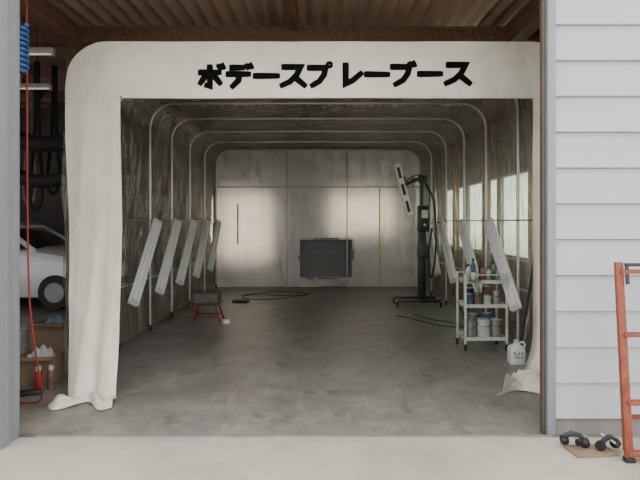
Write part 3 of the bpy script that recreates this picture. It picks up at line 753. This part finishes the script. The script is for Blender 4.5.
# car: built nose towards -Y about its own centre, then turned so its side faces the doorway
cx = -5.02
car = thing('car', 'silver-white car seen from the side in the dim bay left of the booth', 'car', (cx, 10.9, 0))
def ring(y, hw, zb, zt):
    h = [(hw*.86, zb), (hw*.98, zb+.12), (hw, zb+.3*(zt-zb)+.08), (hw*.985, zt-.16), (hw*.93, zt-.05), (hw*.75, zt), (hw*.35, zt+.02)]
    return [(cx+x, y, z) for x, z in h]+[(cx-x, y, z) for x, z in h[::-1]]
MB().loft([ring(*q) for q in ((8.90, .55, .34, .64), (8.94, .66, .27, .72), (9.05, .76, .22, .82), (9.3, .83, .2, .92), (9.7, .85, .2, .99), (10.15, .86, .2, 1.05), (11, .86, .2, 1.06), (12.2, .86, .2, 1.07), (12.6, .82, .24, 1.04), (12.8, .74, .3, .98), (12.86, .60, .4, .90))]).build('body', M['carpaint'], car)
def cab(y, zt, hb, ht): 
    return [(cx+hb, y, .95), (cx+(hb*.6+ht*.4), y, .95+(zt-.95)*.5), (cx+ht, y, zt-.03), (cx+ht*.8, y, zt), (cx-ht*.8, y, zt), (cx-ht, y, zt-.03), (cx-(hb*.6+ht*.4), y, .95+(zt-.95)*.5), (cx-hb, y, .95)]
MB().loft([cab(9.98, 1.0, .72, .70), cab(10.35, 1.25, .76, .65), cab(10.65, 1.44, .77, .58), cab(11.4, 1.50, .77, .58), cab(12.1, 1.45, .77, .58), cab(12.5, 1.24, .75, .62), cab(12.75, .99, .70, .66)]).build('window_glass', M['glass'], car)
MB().loft([[(cx-.60, y, z-.05), (cx+.60, y, z-.05), (cx+.50, y, z+.015), (cx-.50, y, z+.015)] for y, z in ((10.58, 1.42), (10.7, 1.46), (11.4, 1.515), (12.1, 1.46), (12.2, 1.42))]).build('roof', M['carpaint'], car)
for s_ in (-1, 1):
    MB().tube([(cx+s_*.745, 10.0, .98), (cx+s_*.70, 10.36, 1.22), (cx+s_*.60, 10.66, 1.41)], .045, 8).build('pillar', M['carpaint'], car)
    MB().tube([(cx+s_*.775, 11.25, .97), (cx+s_*.60, 11.25, 1.46)], .03, 8).build('pillar', M['carpaint'], car)
    MB().tube([(cx+s_*.775, 12.3, .97), (cx+s_*.61, 12.15, 1.42)], .05, 8).build('pillar', M['carpaint'], car)
    MB().loft([[(cx+s_*(x0), y0, z0) for x0, y0, z0 in sec] for sec in ([(.46, 8.925, .60), (.74, 9.06, .60), (.76, 9.07, .70), (.50, 8.95, .68)], [(.46, 8.99, .60), (.72, 9.16, .60), (.74, 9.17, .71), (.50, 9.02, .69)])]).build('headlight', M['chrome'], car)
    MB().box((cx+s_*.93, 10.30, 1.06), (.16, .08, .11), .03).build('mirror', M['carpaint'], car)
    MB().box((cx+s_*.862, 11.05, .80), (.02, .16, .03), .006).build('door_handle', M['chrome'], car)
    for wy in (9.62, 12.05):
        tw = MB().lathe((cx+s_*.78-.09, wy, .30), [(.17, 0), (.28, 0), (.30, .02), (.30, .16), (.28, .18), (.17, .18), (.17, 0)], 24, 'X').build('tyre', M['rubber'], car)
        MB().lathe((cx+s_*.79-.085, wy, .30), [(0, .0), (.17, .0), (.175, .08), (.17, .172), (.12, .155), (.05, .165), (0, .165)], 20, 'X').build('rim', M['wheel'], tw)
MB().box((cx, 8.905, .40), (.9, .03, .12), .01).build('grille', M['black'], car)
car.location = (-5.72, 10.0, 0); car.rotation_euler.z = math.radians(88)

# ------------------------------------------------------------------ right outside: ladder and clamps
lx0, lx1, lyb = 1.945, 2.36, 3.35
ld = thing('stepladder', 'worn rust-orange metal stepladder standing folded against the pale siding', 'ladder', (lx0+.2, lyb+.1, 0))
TOP = 1.24
def railpt(x, z): return V((x, lyb+.12*z/TOP, z))
for x in (lx0, lx1):
    rl = MB().bar(railpt(x, .02), railpt(x, TOP), .050, .028, up=(0, -1, 0), bev=.004).build('rail', M['orange'], ld)
    MB().box(railpt(x, .015), (.06, .05, .03), .005).build('rubber_foot', M['rubber'], rl)
for z in (.36, .78, 1.18):
    MB().bar(railpt(lx0, z), railpt(lx1, z), .06, .024, up=(0, 0, 1), bev=.004).build('rung', M['orange'], ld)
for x in (lx0+.035, lx1-.035):
    MB().bar((x, lyb+.10, .03), (x, lyb+.20, TOP-.08), .028, .022, up=(0, -1, 0), bev=.003).build('back_rail', M['orange'], ld)
MB().bar((lx0+.03, lyb+.12, .24), (lx1-.03, lyb+.12, .24), .03, .02).build('back_brace', M['orange'], ld)
MB().bar(railpt(lx0-.01, .05), railpt(lx1+.01, .05), .05, .03, bev=.004).build('bottom_bar', M['orange'], ld)
mb = MB().bar(railpt(lx0+.03, 1.225)+V((0, -.02, 0)), railpt(lx1-.03, 1.225)+V((0, -.02, 0)), .022, .022, bev=.003)
mb.bar(railpt(lx0+.04, 1.22)+V((0, -.022, 0)), railpt(lx0+.04, 1.10)+V((0, -.022, 0)), .02, .012, up=(0, -1, 0))
mb.build('top_bracket', M['darksteel'], ld)
tag(MB().box((1.78, 3.50, .008), (.28, .17, .012), .002, Matrix.Rotation(.12, 4, 'Z')).build('cardboard_sheet', M['card']), 'flat piece of brown cardboard on the concrete under the black clamps', 'cardboard')
def clamp(x, y, z, label):
    t = thing('clamp', label, 'clamp', (x, y, z), 'black clamps on the cardboard')
    MB().tube([(x-.055, y+.03, z+.03), (x-.06, y+.01, z+.07), (x-.02, y, z+.085), (x+.03, y, z+.075), (x+.06, y-.01, z+.04)], .017, 8).build('frame', M['darksteel'], t)
    for dx, dy in ((-.055, .03), (.06, -.015)):
        MB().lathe((x+dx-.02, y+dy, z+.032), [(0, 0), (.028, 0), (.032, .008), (.032, .032), (.028, .04), (0, .04)], 14, 'X').build('roller', M['black'], t)
    MB().cyl((x, y-.05, z+.05), (x, y+.05, z+.09), .009, 8).build('screw', M['steel'], t)
    MB().cyl((x, y-.065, z+.044), (x, y-.045, z+.052), .022, 10).build('knob', M['black'], t)
    return t
c0 = clamp(1.70, 3.55, .014, 'black metal roller clamp on the left of the cardboard by the wall')
copy_tree(c0, (.20, -.05, 0), 'black metal roller clamp on the right of the cardboard beside the ladder', .7)

# ------------------------------------------------------------------ light and camera
w = bpy.data.worlds.new('World'); scn.world = w; w.use_nodes = True
bg = w.node_tree.nodes['Background']; bg.inputs[0].default_value = (.99, .992, 1, 1); bg.inputs[1].default_value = 2.75
def area(name, loc, rot, sx_, sy_, power, col):
    l = bpy.data.lights.new(name, 'AREA'); l.shape = 'RECTANGLE'; l.size = sx_; l.size_y = sy_; l.energy = power; l.color = col
    o = bpy.data.objects.new(name, l); o.location = loc; o.rotation_euler = rot; COL.objects.link(o); return o
for (a, b) in wins:
    area('window_daylight', (3.45, (a+b)/2, 1.7), (0, PI/2+.0, 0), 1.2, b-a, 28, (1, 1, .97))
for wd, pw in zip(bw, (21, 16)):
    area('back_window_daylight', ((wd[0]+wd[1])/2, 13.15, (wd[2]+wd[3])/2), (-PI/2, 0, 0), wd[1]-wd[0], wd[3]-wd[2], pw, (1, .82, .56)).data.spread = 1.2
cd = bpy.data.cameras.new('camera'); cam = bpy.data.objects.new('camera', cd); COL.objects.link(cam)
cam.location = (0, 0, 1.5); cam.rotation_euler = (PI/2, 0, 0)
cd.sensor_width = 36; cd.lens = 536/640*36; cd.shift_x = 2/640; cd.shift_y = -18/640
cd.clip_start = .05; scn.camera = cam
